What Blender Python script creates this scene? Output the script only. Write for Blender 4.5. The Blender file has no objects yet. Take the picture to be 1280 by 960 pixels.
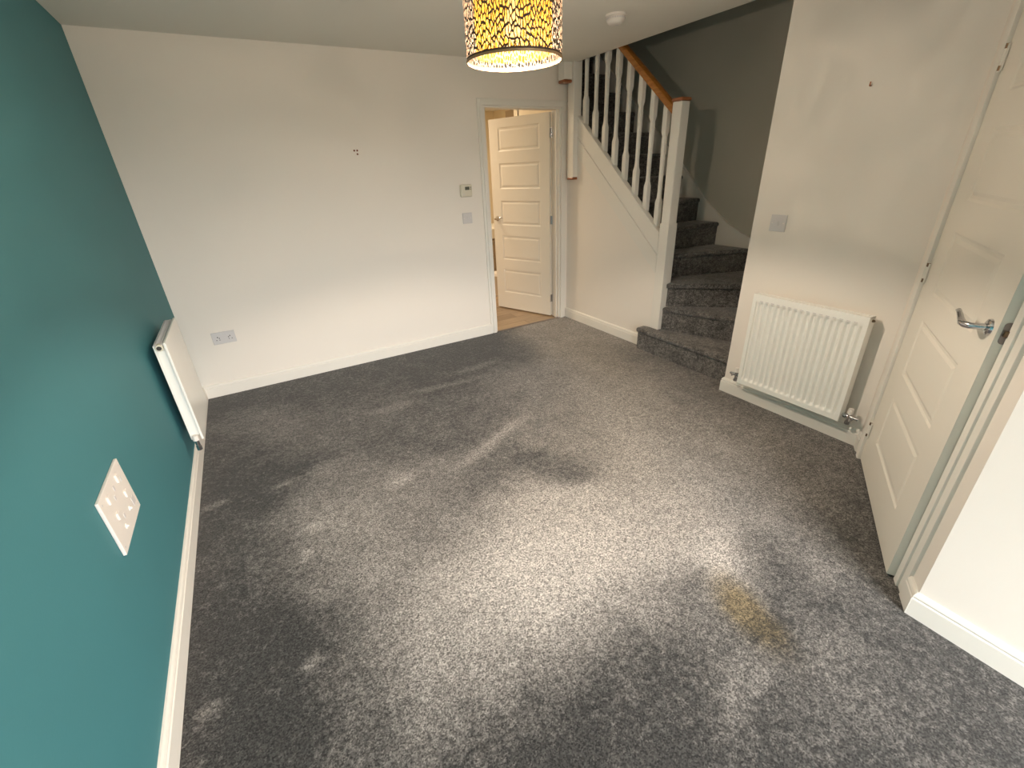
import bpy, bmesh, math, random
from mathutils import Vector, Matrix, noise
random.seed(4)
S = bpy.context.scene
C = bpy.context.collection

# ------------------------------------------------------------ camera, light, exposure
def setup_camera():
    yaw, pitch, roll, f = .5129, .4502, -.0467, 553.25
    F = Vector((math.sin(yaw)*math.cos(pitch), math.cos(yaw)*math.cos(pitch), -math.sin(pitch)))
    R = Vector((math.cos(yaw), -math.sin(yaw), 0)); U = R.cross(F)
    R2 = R*math.cos(roll)+U*math.sin(roll); U2 = -R*math.sin(roll)+U*math.cos(roll)
    cd = bpy.data.cameras.new('camera'); cam = bpy.data.objects.new('camera', cd); C.objects.link(cam)
    m = Matrix((R2, U2, -F)).transposed().to_4x4(); m.translation = (.552, -3.841, 1.492)
    cam.matrix_world = m
    cd.sensor_fit = 'HORIZONTAL'; cd.sensor_width = 36; cd.lens = 36*f/1280; cd.clip_start = .02
    S.camera = cam
setup_camera()
S.view_settings.view_transform = 'Standard'; S.view_settings.look = 'None'
S.view_settings.gamma = 1; S.view_settings.use_curve_mapping = False
S.view_settings.exposure = 0.48
S.cycles.use_denoising = True
S.cycles.max_bounces = 10; S.cycles.diffuse_bounces = 7; S.cycles.transparent_max_bounces = 16
S.cycles.sample_clamp_indirect = 6
WX0, WX1, WZ0, WZ1, WY = .55, 2.25, .25, 2.12, -6.0      # window behind the viewer

def setup_world():
    w = bpy.data.worlds.new('sky'); S.world = w; w.use_nodes = True
    nt = w.node_tree; nt.nodes.clear()
    out = nt.nodes.new('ShaderNodeOutputWorld'); bg = nt.nodes.new('ShaderNodeBackground')
    tc = nt.nodes.new('ShaderNodeTexCoord'); sp = nt.nodes.new('ShaderNodeSeparateXYZ')
    cr = nt.nodes.new('ShaderNodeValToRGB')
    cr.color_ramp.elements[0].position = .0; cr.color_ramp.elements[0].color = (.05, .05, .045, 1)
    cr.color_ramp.elements[1].position = 1; cr.color_ramp.elements[1].color = (1, .98, .955, 1)
    e = cr.color_ramp.elements.new(.49); e.color = (.07, .07, .06, 1)
    e = cr.color_ramp.elements.new(.54); e.color = (.70, .69, .675, 1)
    mr = nt.nodes.new('ShaderNodeMapRange'); mr.inputs[1].default_value = -1; mr.inputs[2].default_value = 1
    L = nt.links.new
    L(tc.outputs['Generated'], sp.inputs[0]); L(sp.outputs['Z'], mr.inputs[0]); L(mr.outputs[0], cr.inputs[0])
    L(cr.outputs[0], bg.inputs[0]); bg.inputs[1].default_value = 27.0; L(bg.outputs[0], out.inputs[0])
setup_world()
def area(name, loc, rot, sx, sy, power=0, col=(1, 1, 1), portal=False):
    l = bpy.data.lights.new(name, 'AREA'); l.shape = 'RECTANGLE'; l.size = sx; l.size_y = sy
    l.energy = power; l.color = col
    if portal: l.cycles.is_portal = True
    o = bpy.data.objects.new(name, l); C.objects.link(o); o.location = loc; o.rotation_euler = rot
    return o
area('window_portal', ((WX0+WX1)/2, WY-.1, (WZ0+WZ1)/2), (math.radians(90), 0, 0), WX1-WX0, WZ1-WZ0, portal=True)
KITCHEN_W, LAMP_W = 28, 62
area('kitchen_ceiling_lamp', (2.5, 1.5, 2.26), (0, 0, 0), .35, .35, KITCHEN_W, (1, .80, .56))

# ------------------------------------------------------------ materials
def lin(c):
    return tuple(((v/255)/12.92 if v/255 <= .04045 else ((v/255+.055)/1.055)**2.4) for v in c)
def mat(name, col, rough=.5, metal=0, spec=.5, bump=None, var=None):
    """col = sRGB 0..255; bump=(scale,strength,distance); var=(scale,amount) mottles the colour"""
    m = bpy.data.materials.new(name); m.use_nodes = True; nt = m.node_tree; b = nt.nodes['Principled BSDF']
    c = lin(col); b.inputs['Base Color'].default_value = (*c, 1); b.inputs['Roughness'].default_value = rough
    b.inputs['Metallic'].default_value = metal; b.inputs['Specular IOR Level'].default_value = spec
    tc = nt.nodes.new('ShaderNodeTexCoord')
    if bump:
        n = nt.nodes.new('ShaderNodeTexNoise'); n.inputs['Scale'].default_value = bump[0]; n.inputs['Detail'].default_value = 3
        bp = nt.nodes.new('ShaderNodeBump'); bp.inputs['Strength'].default_value = bump[1]; bp.inputs['Distance'].default_value = bump[2]
        nt.links.new(tc.outputs['Object'], n.inputs['Vector']); nt.links.new(n.outputs['Fac'], bp.inputs['Height'])
        nt.links.new(bp.outputs['Normal'], b.inputs['Normal'])
    if var:
        n = nt.nodes.new('ShaderNodeTexNoise'); n.inputs['Scale'].default_value = var[0]; n.inputs['Detail'].default_value = 4
        mx = nt.nodes.new('ShaderNodeMix'); mx.data_type = 'RGBA'
        nt.links.new(tc.outputs['Object'], n.inputs['Vector']); nt.links.new(n.outputs['Fac'], mx.inputs[0])
        mx.inputs[6].default_value = (*[v*(1-var[1]) for v in c], 1); mx.inputs[7].default_value = (*[min(1, v*(1+var[1])) for v in c], 1)
        nt.links.new(mx.outputs[2], b.inputs['Base Color'])
    return m
M = {}
M['wall'] = mat('matt_white_wall_paint', (233, 226, 217), .75, bump=(140, .12, .002), var=(3, .015))
M['ceil'] = mat('ceiling_paint', (228, 226, 218), .85, bump=(90, .1, .002))
M['teal'] = mat('teal_wall_paint', (64, 122, 130), .65, spec=.4, bump=(140, .12, .002), var=(2.5, .05))
M['grey'] = mat('grey_stairwell_paint', (186, 183, 171), .8, bump=(120, .1, .002), var=(3, .03))
M['gloss'] = mat('white_gloss_woodwork', (230, 226, 218), .45, spec=.3, bump=(60, .04, .001))
M['door'] = mat('white_door_paint', (229, 224, 213), .4, bump=(260, .05, .001))
M['rad'] = mat('white_radiator_enamel', (240, 239, 233), .3)
M['plastic'] = mat('white_plastic', (228, 222, 216), .5)
M['plate'] = mat('pale_grey_socket_plastic', (206, 203, 203), .4)
M['cream'] = mat('cream_plastic', (214, 208, 190), .45)
M['chrome'] = mat('chrome', (205, 205, 208), .12, metal=1)
M['brass'] = mat('dull_brass', (118, 98, 78), .4, metal=1)
M['dark'] = mat('dark_plastic', (52, 48, 44), .5)
M['slot'] = mat('dark_slot', (30, 28, 26), .8)
M['lcd'] = mat('grey_green_display', (92, 92, 80), .25)
M['cap'] = mat('stained_wood_cap', (150, 92, 56), .35, var=(30, .15))
M['warmwall'] = mat('kitchen_wall_paint', (236, 226, 204), .7)
M['cabinet'] = mat('kitchen_cabinet_taupe', (176, 160, 138), .5)
M['worktop'] = mat('pale_worktop', (238, 234, 224), .3)
M['plug'] = mat('brown_wall_plug', (116, 62, 30), .6)
M['filler'] = mat('bare_filler', (214, 190, 132), .8)
M['metal_grey'] = mat('latch_plate_metal', (140, 130, 126), .35, metal=.8)

def wood(name, c1, c2, scale, axis_scale, rough=.35):
    m = bpy.data.materials.new(name); m.use_nodes = True; nt = m.node_tree; b = nt.nodes['Principled BSDF']; L = nt.links.new
    tc = nt.nodes.new('ShaderNodeTexCoord'); mp = nt.nodes.new('ShaderNodeMapping'); mp.inputs['Scale'].default_value = axis_scale
    n = nt.nodes.new('ShaderNodeTexNoise'); n.inputs['Scale'].default_value = scale; n.inputs['Detail'].default_value = 6
    n.inputs['Distortion'].default_value = .6
    mx = nt.nodes.new('ShaderNodeMix'); mx.data_type = 'RGBA'
    mx.inputs[6].default_value = (*lin(c1), 1); mx.inputs[7].default_value = (*lin(c2), 1)
    mr = nt.nodes.new('ShaderNodeMapRange'); mr.inputs[1].default_value = .3; mr.inputs[2].default_value = .7
    L(tc.outputs['Object'], mp.inputs[0]); L(mp.outputs[0], n.inputs['Vector']); L(n.outputs['Fac'], mr.inputs[0])
    L(mr.outputs[0], mx.inputs[0]); L(mx.outputs[2], b.inputs['Base Color']); b.inputs['Roughness'].default_value = rough
    return m
M['oak'] = wood('varnished_handrail_wood', (150, 92, 36), (182, 122, 56), 5, (14, .9, 14), .28)

def plank_mat():
    m = bpy.data.materials.new('grey_oak_laminate'); m.use_nodes = True; nt = m.node_tree; b = nt.nodes['Principled BSDF']; L = nt.links.new
    tc = nt.nodes.new('ShaderNodeTexCoord'); mp = nt.nodes.new('ShaderNodeMapping'); mp.inputs['Rotation'].default_value = (0, 0, 0)
    br = nt.nodes.new('ShaderNodeTexBrick'); br.inputs['Scale'].default_value = 1; br.inputs['Brick Width'].default_value = 1.2
    br.inputs['Row Height'].default_value = .16; br.inputs['Mortar Size'].default_value = .002; br.inputs['Bias'].default_value = 0
    br.inputs['Color1'].default_value = (*lin((178, 156, 130)), 1); br.inputs['Color2'].default_value = (*lin((140, 120, 98)), 1)
    br.inputs['Mortar'].default_value = (*lin((80, 66, 52)), 1)
    mp2 = nt.nodes.new('ShaderNodeMapping'); mp2.inputs['Scale'].default_value = (2, 26, 1)
    n = nt.nodes.new('ShaderNodeTexNoise'); n.inputs['Scale'].default_value = 2.5; n.inputs['Detail'].default_value = 6
    mx = nt.nodes.new('ShaderNodeMix'); mx.data_type = 'RGBA'; mx.blend_type = 'MULTIPLY'; mx.inputs[0].default_value = .55
    cr = nt.nodes.new('ShaderNodeValToRGB'); cr.color_ramp.elements[0].color = (.45, .42, .4, 1); cr.color_ramp.elements[0].position = .3
    cr.color_ramp.elements[1].position = .65
    L(tc.outputs['Object'], mp.inputs[0]); L(mp.outputs[0], br.inputs['Vector']); L(tc.outputs['Object'], mp2.inputs[0])
    L(mp2.outputs[0], n.inputs['Vector']); L(n.outputs['Fac'], cr.inputs[0]); L(br.outputs['Color'], mx.inputs[6]); L(cr.outputs[0], mx.inputs[7])
    L(mx.outputs[2], b.inputs['Base Color']); b.inputs['Roughness'].default_value = .4
    return m
M['plank'] = plank_mat()

def carpet_mat(name, wear_and_light):
    """twist-pile carpet: fine two-tone yarn speckle; `wear` reads the floor map of trodden / brushed pile, with light and shade painted in"""
    m = bpy.data.materials.new(name); m.use_nodes = True; nt = m.node_tree; b = nt.nodes['Principled BSDF']; L = nt.links.new
    N = nt.nodes.new
    tc = N('ShaderNodeTexCoord')
    v = N('ShaderNodeTexVoronoi'); v.inputs['Scale'].default_value = 240; L(tc.outputs['Object'], v.inputs['Vector'])
    n1 = N('ShaderNodeTexNoise'); n1.inputs['Scale'].default_value = 120; n1.inputs['Detail'].default_value = 2; L(tc.outputs['Object'], n1.inputs['Vector'])
    n2 = N('ShaderNodeTexNoise'); n2.inputs['Scale'].default_value = 7; n2.inputs['Detail'].default_value = 7; n2.inputs['Roughness'].default_value = .68
    L(tc.outputs['Object'], n2.inputs['Vector'])
    n3 = N('ShaderNodeTexNoise'); n3.inputs['Scale'].default_value = 38; n3.inputs['Detail'].default_value = 4; n3.inputs['Roughness'].default_value = .7
    L(tc.outputs['Object'], n3.inputs['Vector'])
    def math_(op, a, c, clamp=False):
        q = N('ShaderNodeMath'); q.operation = op; q.use_clamp = clamp
        for i, x in enumerate((a, c)):
            if isinstance(x, (int, float)): q.inputs[i].default_value = x
            else: L(x, q.inputs[i])
        return q.outputs[0]
    if wear_and_light:
        at = N('ShaderNodeAttribute'); at.attribute_name = 'wear_and_light'; w0 = at.outputs['Fac']
    else:
        w0 = .24
    a = math_('MULTIPLY', math_('SUBTRACT', n2.outputs['Fac'], .5), .55 if wear_and_light else .7)
    c3 = math_('MULTIPLY', math_('SUBTRACT', n3.outputs['Fac'], .5), .9)
    t = math_('POWER', math_('ADD', math_('ADD', a, c3), w0, True), 1.12)
    mx = N('ShaderNodeMix'); mx.data_type = 'RGBA'; L(t, mx.inputs[0])
    mx.inputs[6].default_value = (*lin((58, 57, 56)), 1); mx.inputs[7].default_value = (*lin((184, 178, 173)), 1)
    # yarn speckle
    spc = N('ShaderNodeSeparateColor'); L(v.outputs['Color'], spc.inputs[0])
    s = math_('ADD', math_('MULTIPLY', spc.outputs[0], .65), math_('MULTIPLY', n1.outputs['Fac'], .55))
    s = math_('POWER', s, 1.5)
    s = math_('ADD', math_('MULTIPLY', s, 1.75), .12)
    ml = N('ShaderNodeVectorMath'); ml.operation = 'SCALE'; L(mx.outputs[2], ml.inputs[0]); L(s, ml.inputs['Scale'])
    col = ml.outputs[0]
    if wear_and_light:
        st = N('ShaderNodeAttribute'); st.attribute_name = 'stain'
        m2 = N('ShaderNodeMix'); m2.data_type = 'RGBA'; m2.blend_type = 'MULTIPLY'
        L(math_('MULTIPLY', st.outputs['Fac'], math_('ADD', n3.outputs['Fac'], .35), True), m2.inputs[0]); L(col, m2.inputs[6]); m2.inputs[7].default_value = (1.0, .84, .52, 1)
        col = m2.outputs[2]
    L(col, b.inputs['Base Color']); b.inputs['Roughness'].default_value = .95; b.inputs['Specular IOR Level'].default_value = .15
    b.inputs['Sheen Weight'].default_value = .25; b.inputs['Sheen Roughness'].default_value = .5
    bp = N('ShaderNodeBump'); bp.inputs['Strength'].default_value = .45; bp.inputs['Distance'].default_value = .0025
    h = math_('ADD', spc.outputs[0], math_('MULTIPLY', n3.outputs['Fac'], 2.0)); L(h, bp.inputs['Height']); L(bp.outputs['Normal'], b.inputs['Normal'])
    return m
M['carpet'] = carpet_mat('grey_twist_pile_carpet', True)
M['stair_carpet'] = carpet_mat('grey_stair_carpet', False)

# ------------------------------------------------------------ mesh helpers
def box(bm, x0, x1, y0, y1, z0, z1, bev=0, seg=2, mx=None):
    v = [bm.verts.new((x, y, z)) for x in (x0, x1) for y in (y0, y1) for z in (z0, z1)]
    fs = [bm.faces.new([v[i] for i in f]) for f in ((0, 1, 3, 2), (4, 6, 7, 5), (0, 4, 5, 1), (2, 3, 7, 6), (0, 2, 6, 4), (1, 5, 7, 3))]
    if mx: 
        for q in v: q.co = mx @ q.co
    if bev:
        es = list({e for f in fs for e in f.edges})
        bmesh.ops.bevel(bm, geom=es, offset=bev, segments=seg, profile=.5, affect='EDGES', clamp_overlap=True)
    return v
def prism(bm, pts, fn, h0, h1, bev=0, seg=2, which='all'):
    """pts: 2D outline; fn(u,v,h)->xyz"""
    a = [bm.verts.new(fn(u, v, h0)) for u, v in pts]; b = [bm.verts.new(fn(u, v, h1)) for u, v in pts]
    n = len(pts); fs = [bm.faces.new(a), bm.faces.new(b)]
    for i in range(n): fs.append(bm.faces.new((a[i], a[(i+1) % n], b[(i+1) % n], b[i])))
    if bev:
        es = {e for f in fs for e in f.edges} if which == 'all' else set(fs[1].edges)
        bmesh.ops.bevel(bm, geom=list(es), offset=bev, segments=seg, profile=.5, affect='EDGES', clamp_overlap=True)
def tube(bm, pts, r, n=12, cap=True):
    pts = [Vector(p) for p in pts]; rs = r if isinstance(r, (list, tuple)) else [r]*len(pts)
    rings = []; up = None
    for i, p in enumerate(pts):
        t = (pts[min(i+1, len(pts)-1)]-pts[max(i-1, 0)]).normalized()
        if up is None: up = Vector((0, 0, 1)) if abs(t.z) < .9 else Vector((1, 0, 0))
        s = t.cross(up).normalized(); up = s.cross(t).normalized()
        rr = rs[i]; ra, rb = rr if isinstance(rr, tuple) else (rr, rr)
        rings.append([bm.verts.new(p+s*ra*math.cos(2*math.pi*k/n)+up*rb*math.sin(2*math.pi*k/n)) for k in range(n)])
    for a, b in zip(rings, rings[1:]):
        for k in range(n): bm.faces.new((a[k], a[(k+1) % n], b[(k+1) % n], b[k]))
    if cap: bm.faces.new(rings[0][::-1]); bm.faces.new(rings[-1])
def lathe(bm, prof, n=48, axis='z', c=(0, 0, 0), closed=False):
    rings = []
    for r, h in prof:
        ring = []
        for k in range(n):
            a = 2*math.pi*k/n
            p = (r*math.cos(a), r*math.sin(a), h) if axis == 'z' else ((r*math.cos(a), h, r*math.sin(a)) if axis == 'y' else (h, r*math.cos(a), r*math.sin(a)))
            ring.append(bm.verts.new(Vector(p)+Vector(c)))
        rings.append(ring)
    prs = list(zip(rings, rings[1:]))
    if closed: prs.append((rings[-1], rings[0]))
    for a, b in prs:
        for k in range(n): bm.faces.new((a[k], a[(k+1) % n], b[(k+1) % n], b[k]))
    if not closed:
        if prof[0][0] > 1e-5: bm.faces.new(rings[0][::-1])
        if prof[-1][0] > 1e-5: bm.faces.new(rings[-1])
def obj(name, bm, m, parent=None, smooth=False, label=None):
    bmesh.ops.remove_doubles(bm, verts=bm.verts, dist=1e-6)
    bmesh.ops.recalc_face_normals(bm, faces=bm.faces)
    me = bpy.data.meshes.new(name); bm.to_mesh(me); bm.free(); me.materials.append(m)
    if smooth:
        for p in me.polygons: p.use_smooth = True
        try: me.set_sharp_from_angle(angle=math.radians(35))
        except Exception: pass
    o = bpy.data.objects.new(name, me); C.objects.link(o)
    if parent: o.parent = parent
    if label: o['label'] = label
    return o
def tag(o, label, cat, group=None, kind=None):
    o['label'] = label; o['category'] = cat
    if group: o['group'] = group
    if kind: o['kind'] = kind
    return o
def thing(name, label, cat, loc=(0, 0, 0), rotz=0, group=None, kind=None):
    o = bpy.data.objects.new(name, None); C.objects.link(o); o.location = loc; o.rotation_euler = (0, 0, rotz)
    o.empty_display_size = .05
    return tag(o, label, cat, group, kind)
B = bmesh.new
H, X1, X2, XW, CX = 2.308, 3.446, 3.26, 4.37, 2.278       # ceiling, stair string, radiator wall, stairwell wall, corner wall
YS, YD = -2.12, -2.986                                    # radiator wall start and end
D0, D1, DH = 2.578, 3.359, 1.985                          # kitchen door opening
TOP = 4.7
ANG = math.atan2(-.536, -.8442)
DO = Vector((X2, YD, 0)); DX = Vector((-.8442, -.536, 0)); DY = Vector((.536, -.8442, 0))
def struct(name, bm, m, label, cat='wall', smooth=False, parent=None):
    o = obj(name, bm, m, parent, smooth)
    return tag(o, label, cat, kind='structure') if parent is None else o

# ------------------------------------------------------------ room shell
# floor grid with the worn / brushed areas of the pile and some painted-in lamp light and shade stored as a map
PILE = [  # x, y, reach, pile tone there: worn areas plus lamp glow and shade painted in (0 dark .. 1 pale)
    (2.01, -0.02, 0.3, 0.12), (2.33, -0.26, 0.2, 0.08), (2.57, -0.44, 0.19, 0.3), (2.88, -0.67, 0.29, 0.45), (3.23, -0.94, 0.32, 0.45), (3.25, -1.32, 0.24, 0.25), (3.32, -1.69, 0.26, 0.3),
    (0.52, -0.05, 0.27, 0.15), (0.93, -0.19, 0.32, 0.15), (0.66, -0.52, 0.2, 0.15), (1.55, -0.69, 0.33, 0.12), (1.14, -0.9, 0.25, 0.25), (1.51, -1.2, 0.22, 0.22), (2.34, -0.52, 0.22, 0.08),
    (0.39, -0.59, 0.12, 0.38), (0.22, -0.6, 0.14, 0.3), (1.21, -1.32, 0.18, 0.25), (1.76, -1.29, 0.19, 0.25), (2.17, -1.22, 0.26, 0.38), (2.12, -1.67, 0.23, 0.42), (2.03, -2.15, 0.13, 0.5),
    (1.78, -2.3, 0.1, 0.15), (1.62, -2.19, 0.1, 0.3), (0.94, -1.82, 0.13, 0.45), (0.27, -1.26, 0.21, 0.1), (0.74, -1.6, 0.12, 0.35), (0.05, -0.8, 0.22, 0.15), (0.53, -1, 0.22, 0.28),
    (0.46, -0.71, 0.14, 0.35), (0.12, -0.11, 0.3, 0.1), (0.92, -1.09, 0.22, 0.25), (1.08, -1.44, 0.19, 0.22), (0.24, -1.43, 0.19, 0.1), (0.11, -1.7, 0.18, 0.12), (0.69, -1.6, 0.14, 0.35),
    (0.85, -1.83, 0.13, 0.38), (1.12, -2.01, 0.16, 0.4), (1.29, -2.13, 0.16, 0.25), (0.32, -1.87, 0.13, 0.25), (0.52, -1.9, 0.15, 0.5), (0.68, -2.1, 0.18, 0.5), (0.95, -2.28, 0.16, 0.38),
    (1.18, -2.37, 0.14, 0.55), (0.19, -2.01, 0.13, 0.12), (0.37, -2.12, 0.14, 0.3), (0.5, -2.33, 0.12, 0.42), (0.69, -2.41, 0.13, 0.5), (0.87, -2.52, 0.12, 0.62), (1.06, -2.6, 0.12, 0.8),
    (1.22, -2.54, 0.1, 0.85), (0.1, -2.21, 0.16, 0.1), (0.32, -2.35, 0.13, 0.08), (0.51, -2.51, 0.11, 0.15), (0.65, -2.6, 0.11, 0.42), (0.84, -2.68, 0.12, 0.62), (0.97, -2.84, 0.11, 0.7),
    (0.23, -2.55, 0.14, 0.05), (0.53, -2.73, 0.11, 0.25), (0.67, -2.82, 0.11, 0.5), (0.82, -2.92, 0.1, 0.55), (0.92, -3.01, 0.09, 0.55), (0.04, -2.58, 0.13, 0.1), (0.28, -2.79, 0.12, 0.05),
    (0.49, -2.9, 0.1, 0.22), (0.64, -3.02, 0.1, 0.38), (0.8, -3.11, 0.09, 0.28), (0.17, -2.82, 0.11, 0.05), (0.52, -3.04, 0.11, 0.18), (0.76, -3.19, 0.11, 0.12), (0.03, -2.74, 0.12, 0.1),
    (1.87, -1.48, 0.19, 0.3), (2.58, -1.91, 0.29, 0.55), (2.91, -2.14, 0.23, 0.4), (3.17, -2.17, 0.27, 0.25), (2.66, -1.4, 0.29, 0.5), (2.96, -1.61, 0.24, 0.5), (2, -2, 0.17, 0.4),
    (1.65, -2.12, 0.11, 0.22), (1.83, -2.28, 0.11, 0.15), (2.17, -2.33, 0.2, 0.6), (2.52, -2.46, 0.23, 0.5), (2.88, -2.6, 0.24, 0.4), (3, -2.88, 0.17, 0.3), (3.02, -3.04, 0.19, 0.25),
    (1.41, -2.42, 0.16, 0.75), (1.72, -2.52, 0.16, 0.75), (1.99, -2.66, 0.19, 0.62), (2.31, -2.76, 0.2, 0.5), (2.52, -2.95, 0.19, 0.4), (2.7, -3.14, 0.17, 0.25), (2.6, -3.32, 0.16, 0.2),
    (1.24, -2.69, 0.11, 0.88), (1.5, -2.78, 0.17, 0.85), (1.79, -2.85, 0.15, 0.75), (1.9, -2.98, 0.11, 0.72), (1.97, -3.1, 0.1, 0.75), (2.06, -3.21, 0.1, 0.15), (2.25, -3.26, 0.12, 0.35),
    (2.34, -3.39, 0.1, 0.28), (2.34, -3.51, 0.09, 0.2), (1.15, -2.88, 0.12, 0.82), (1.33, -2.99, 0.11, 0.75), (1.52, -3.07, 0.11, 0.55), (1.66, -3.14, 0.1, 0.28), (1.78, -3.17, 0.11, 0.35),
    (1.98, -3.36, 0.11, 0.15), (2.16, -3.48, 0.09, 0.22), (2.21, -3.58, 0.08, 0.2), (1.05, -3.03, 0.09, 0.55), (1.2, -3.09, 0.1, 0.4), (1.33, -3.16, 0.1, 0.15), (1.48, -3.23, 0.11, 0.18),
    (1.65, -3.33, 0.11, 0.28), (1.8, -3.44, 0.11, 0.2), (1.96, -3.54, 0.1, 0.3), (2.11, -3.63, 0.08, 0.15), (2.15, -3.75, 0.09, 0.12), (1, -3.15, 0.09, 0.28), (1.15, -3.24, 0.1, 0.1),
    (1.34, -3.33, 0.11, 0.15), (1.56, -3.45, 0.1, 0.34), (1.69, -3.56, 0.11, 0.22), (1.86, -3.65, 0.1, 0.24), (1.97, -3.75, 0.09, 0.15), (2.06, -3.86, 0.09, 0.12), (0.95, -3.27, 0.11, 0.06),
    (1.15, -3.39, 0.12, 0.08), (1.35, -3.49, 0.12, 0.12), (1.53, -3.62, 0.12, 0.12), (1.71, -3.74, 0.12, 0.12), (1.92, -3.89, 0.11, 0.12),
]
BLOBS = [  # small extra scuffs: x, y, half-length, half-width, angle(deg), amount
    (1.93, -3.08, .10, .05, 40, .25), (1.62, -.86, .40, .045, -6, .22), (1.20, -.98, .18, .05, -6, .2), (1.97, -.68, .26, .05, 5, .22),
    (1.52, -1.80, .26, .045, 22, .30), (1.78, -1.68, .2, .04, 25, .2), (.96, -1.83, .06, .04, 20, .3),
    (.41, -1.50, .05, .02, 20, .4), (.09, -1.50, .06, .025, 10, .4), (.38, -2.64, .032, .028, 0, .5), (.10, -2.63, .04, .03, 0, .4),
    (1.53, -3.46, .16, .04, 10, .08), (.50, -1.95, .05, .03, 0, .3), (.44, -2.12, .04, .03, 40, .3),
]
STAINS = [(1.815, -3.31, .14, .065, 74, 1.5), (2.3, -2.0, .9, .6, 40, .22), (3.0, -1.0, .6, .5, 90, .25)]
def field(x, y, lst):
    w = noise.noise(Vector((x*3.2, y*3.2, 2)))*.10, noise.noise(Vector((x*3.2, y*3.2, 9)))*.10
    w2 = noise.noise(Vector((x*13, y*13, 2)))*.035, noise.noise(Vector((x*13, y*13, 9)))*.035
    t = 0
    for bx, by, a, b, g, amt in lst:
        k = min(1, b/.15)
        dx, dy = x-bx+(w[0]+w2[0])*k, y-by+(w[1]+w2[1])*k; c, s = math.cos(math.radians(g)), math.sin(math.radians(g))
        u, v = (dx*c+dy*s)/a, (-dx*s+dy*c)/b; t += amt*math.exp(-(u*u+v*v)**1.25)
    return t
def pile(x, y):
    wx = noise.noise(Vector((x*3.5, y*3.5, 2)))*.07+noise.noise(Vector((x*12, y*12, 4)))*.03
    wy = noise.noise(Vector((x*3.5, y*3.5, 9)))*.07+noise.noise(Vector((x*12, y*12, 7)))*.03
    x += wx; y += wy; n = d = 0
    for px, py, r, v in PILE:
        q = ((x-px)**2+(y-py)**2)/(r*r)
        if q < 60:
            w = math.exp(-q*.8)+1e-9; n += w*v; d += w
    return max(0, (n/d-.12)*1.28+.05) if d else .08
def build_floor():
    bm = B(); nx, ny = 172, 238; x0, x1, y0, y1 = 0, X1, WY, 0
    g = [[bm.verts.new((x0+(x1-x0)*i/nx, y0+(y1-y0)*j/ny, 0)) for j in range(ny+1)] for i in range(nx+1)]
    for i in range(nx):
        for j in range(ny): bm.faces.new((g[i][j], g[i+1][j], g[i+1][j+1], g[i][j+1]))
    me = bpy.data.meshes.new('floor'); bm.to_mesh(me); bm.free(); me.materials.append(M['carpet'])
    for nm, lst, base in (('wear_and_light', BLOBS, .06), ('stain', STAINS, 0)):
        a = me.attributes.new(nm, 'FLOAT', 'POINT')
        for v in me.vertices: a.data[v.index].value = field(v.co.x, v.co.y, lst)+(pile(v.co.x, v.co.y)-.02 if nm == 'wear_and_light' else 0)
    o = bpy.data.objects.new('floor', me); C.objects.link(o)
    tag(o, 'grey speckled fitted carpet with paler patches, partly worn and partly painted-in lamp light, covering the living room', 'carpet', kind='structure')
build_floor()
bm = B(); box(bm, 1.0, 4.4, 0, 3.2, -.02, -.004)
struct('floor', bm, M['plank'], 'grey-brown wood plank floor seen through the open doorway', 'floor')
bm = B(); box(bm, D0-.02, D1+.02, -.006, .022, -.01, .004, .002)
struct('trim', bm, M['metal_grey'], 'thin threshold strip between carpet and wood planks', 'threshold')
# subfloor below the stairs
bm = B(); box(bm, X1, XW+.1, YS-.1, 0, -.02, 0)
struct('floor', bm, M['stair_carpet'], 'floor under the staircase', 'floor')

bm = B(); box(bm, -.12, 0, WY, .12, -.02, H+.25)
struct('wall_left', bm, M['teal'], 'teal painted wall on the left', 'wall')
bm = B(); box(bm, 0, D0-.026, 0, .12, -.02, H); box(bm, D0-.026, D1+.008, 0, .12, DH, H); box(bm, D1+.008, X1, 0, .12, -.02, H)
struct('wall_back', bm, M['wall'], 'white wall with the open doorway', 'wall')
bm = B(); box(bm, X2, X2+.10, YD-.004, YS, -.02, H); box(bm, X2+.10, XW, YS-.10, YS, -.02, TOP)
box(bm, X2, X2+.10, YS-.1, YS, H, TOP)
struct('wall_right', bm, M['wall'], 'white wall behind the ribbed radiator', 'wall')
mxd = Matrix.Translation(DO) @ Matrix.Rotation(ANG, 4, 'Z')
SO0, SO1, SE = .137, 1.02, 1.163          # opening in the angled wall, its end
bm = B(); box(bm, 0, SO0, 0, .1, -.02, H, mx=mxd); box(bm, SO0, SO1, 0, .1, 2.0, H, mx=mxd); box(bm, SO1, SE, 0, .1, -.02, H, mx=mxd)
struct('wall_angled', bm, M['wall'], 'short angled white wall around the panelled door on the right', 'wall')
e = DO+DX*SE
bm = B(); box(bm, CX, CX+.1, WY, e.y, -.02, H)
struct('wall_front_right', bm, M['wall'], 'white wall at the right edge, next to the angled door', 'wall')
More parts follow.
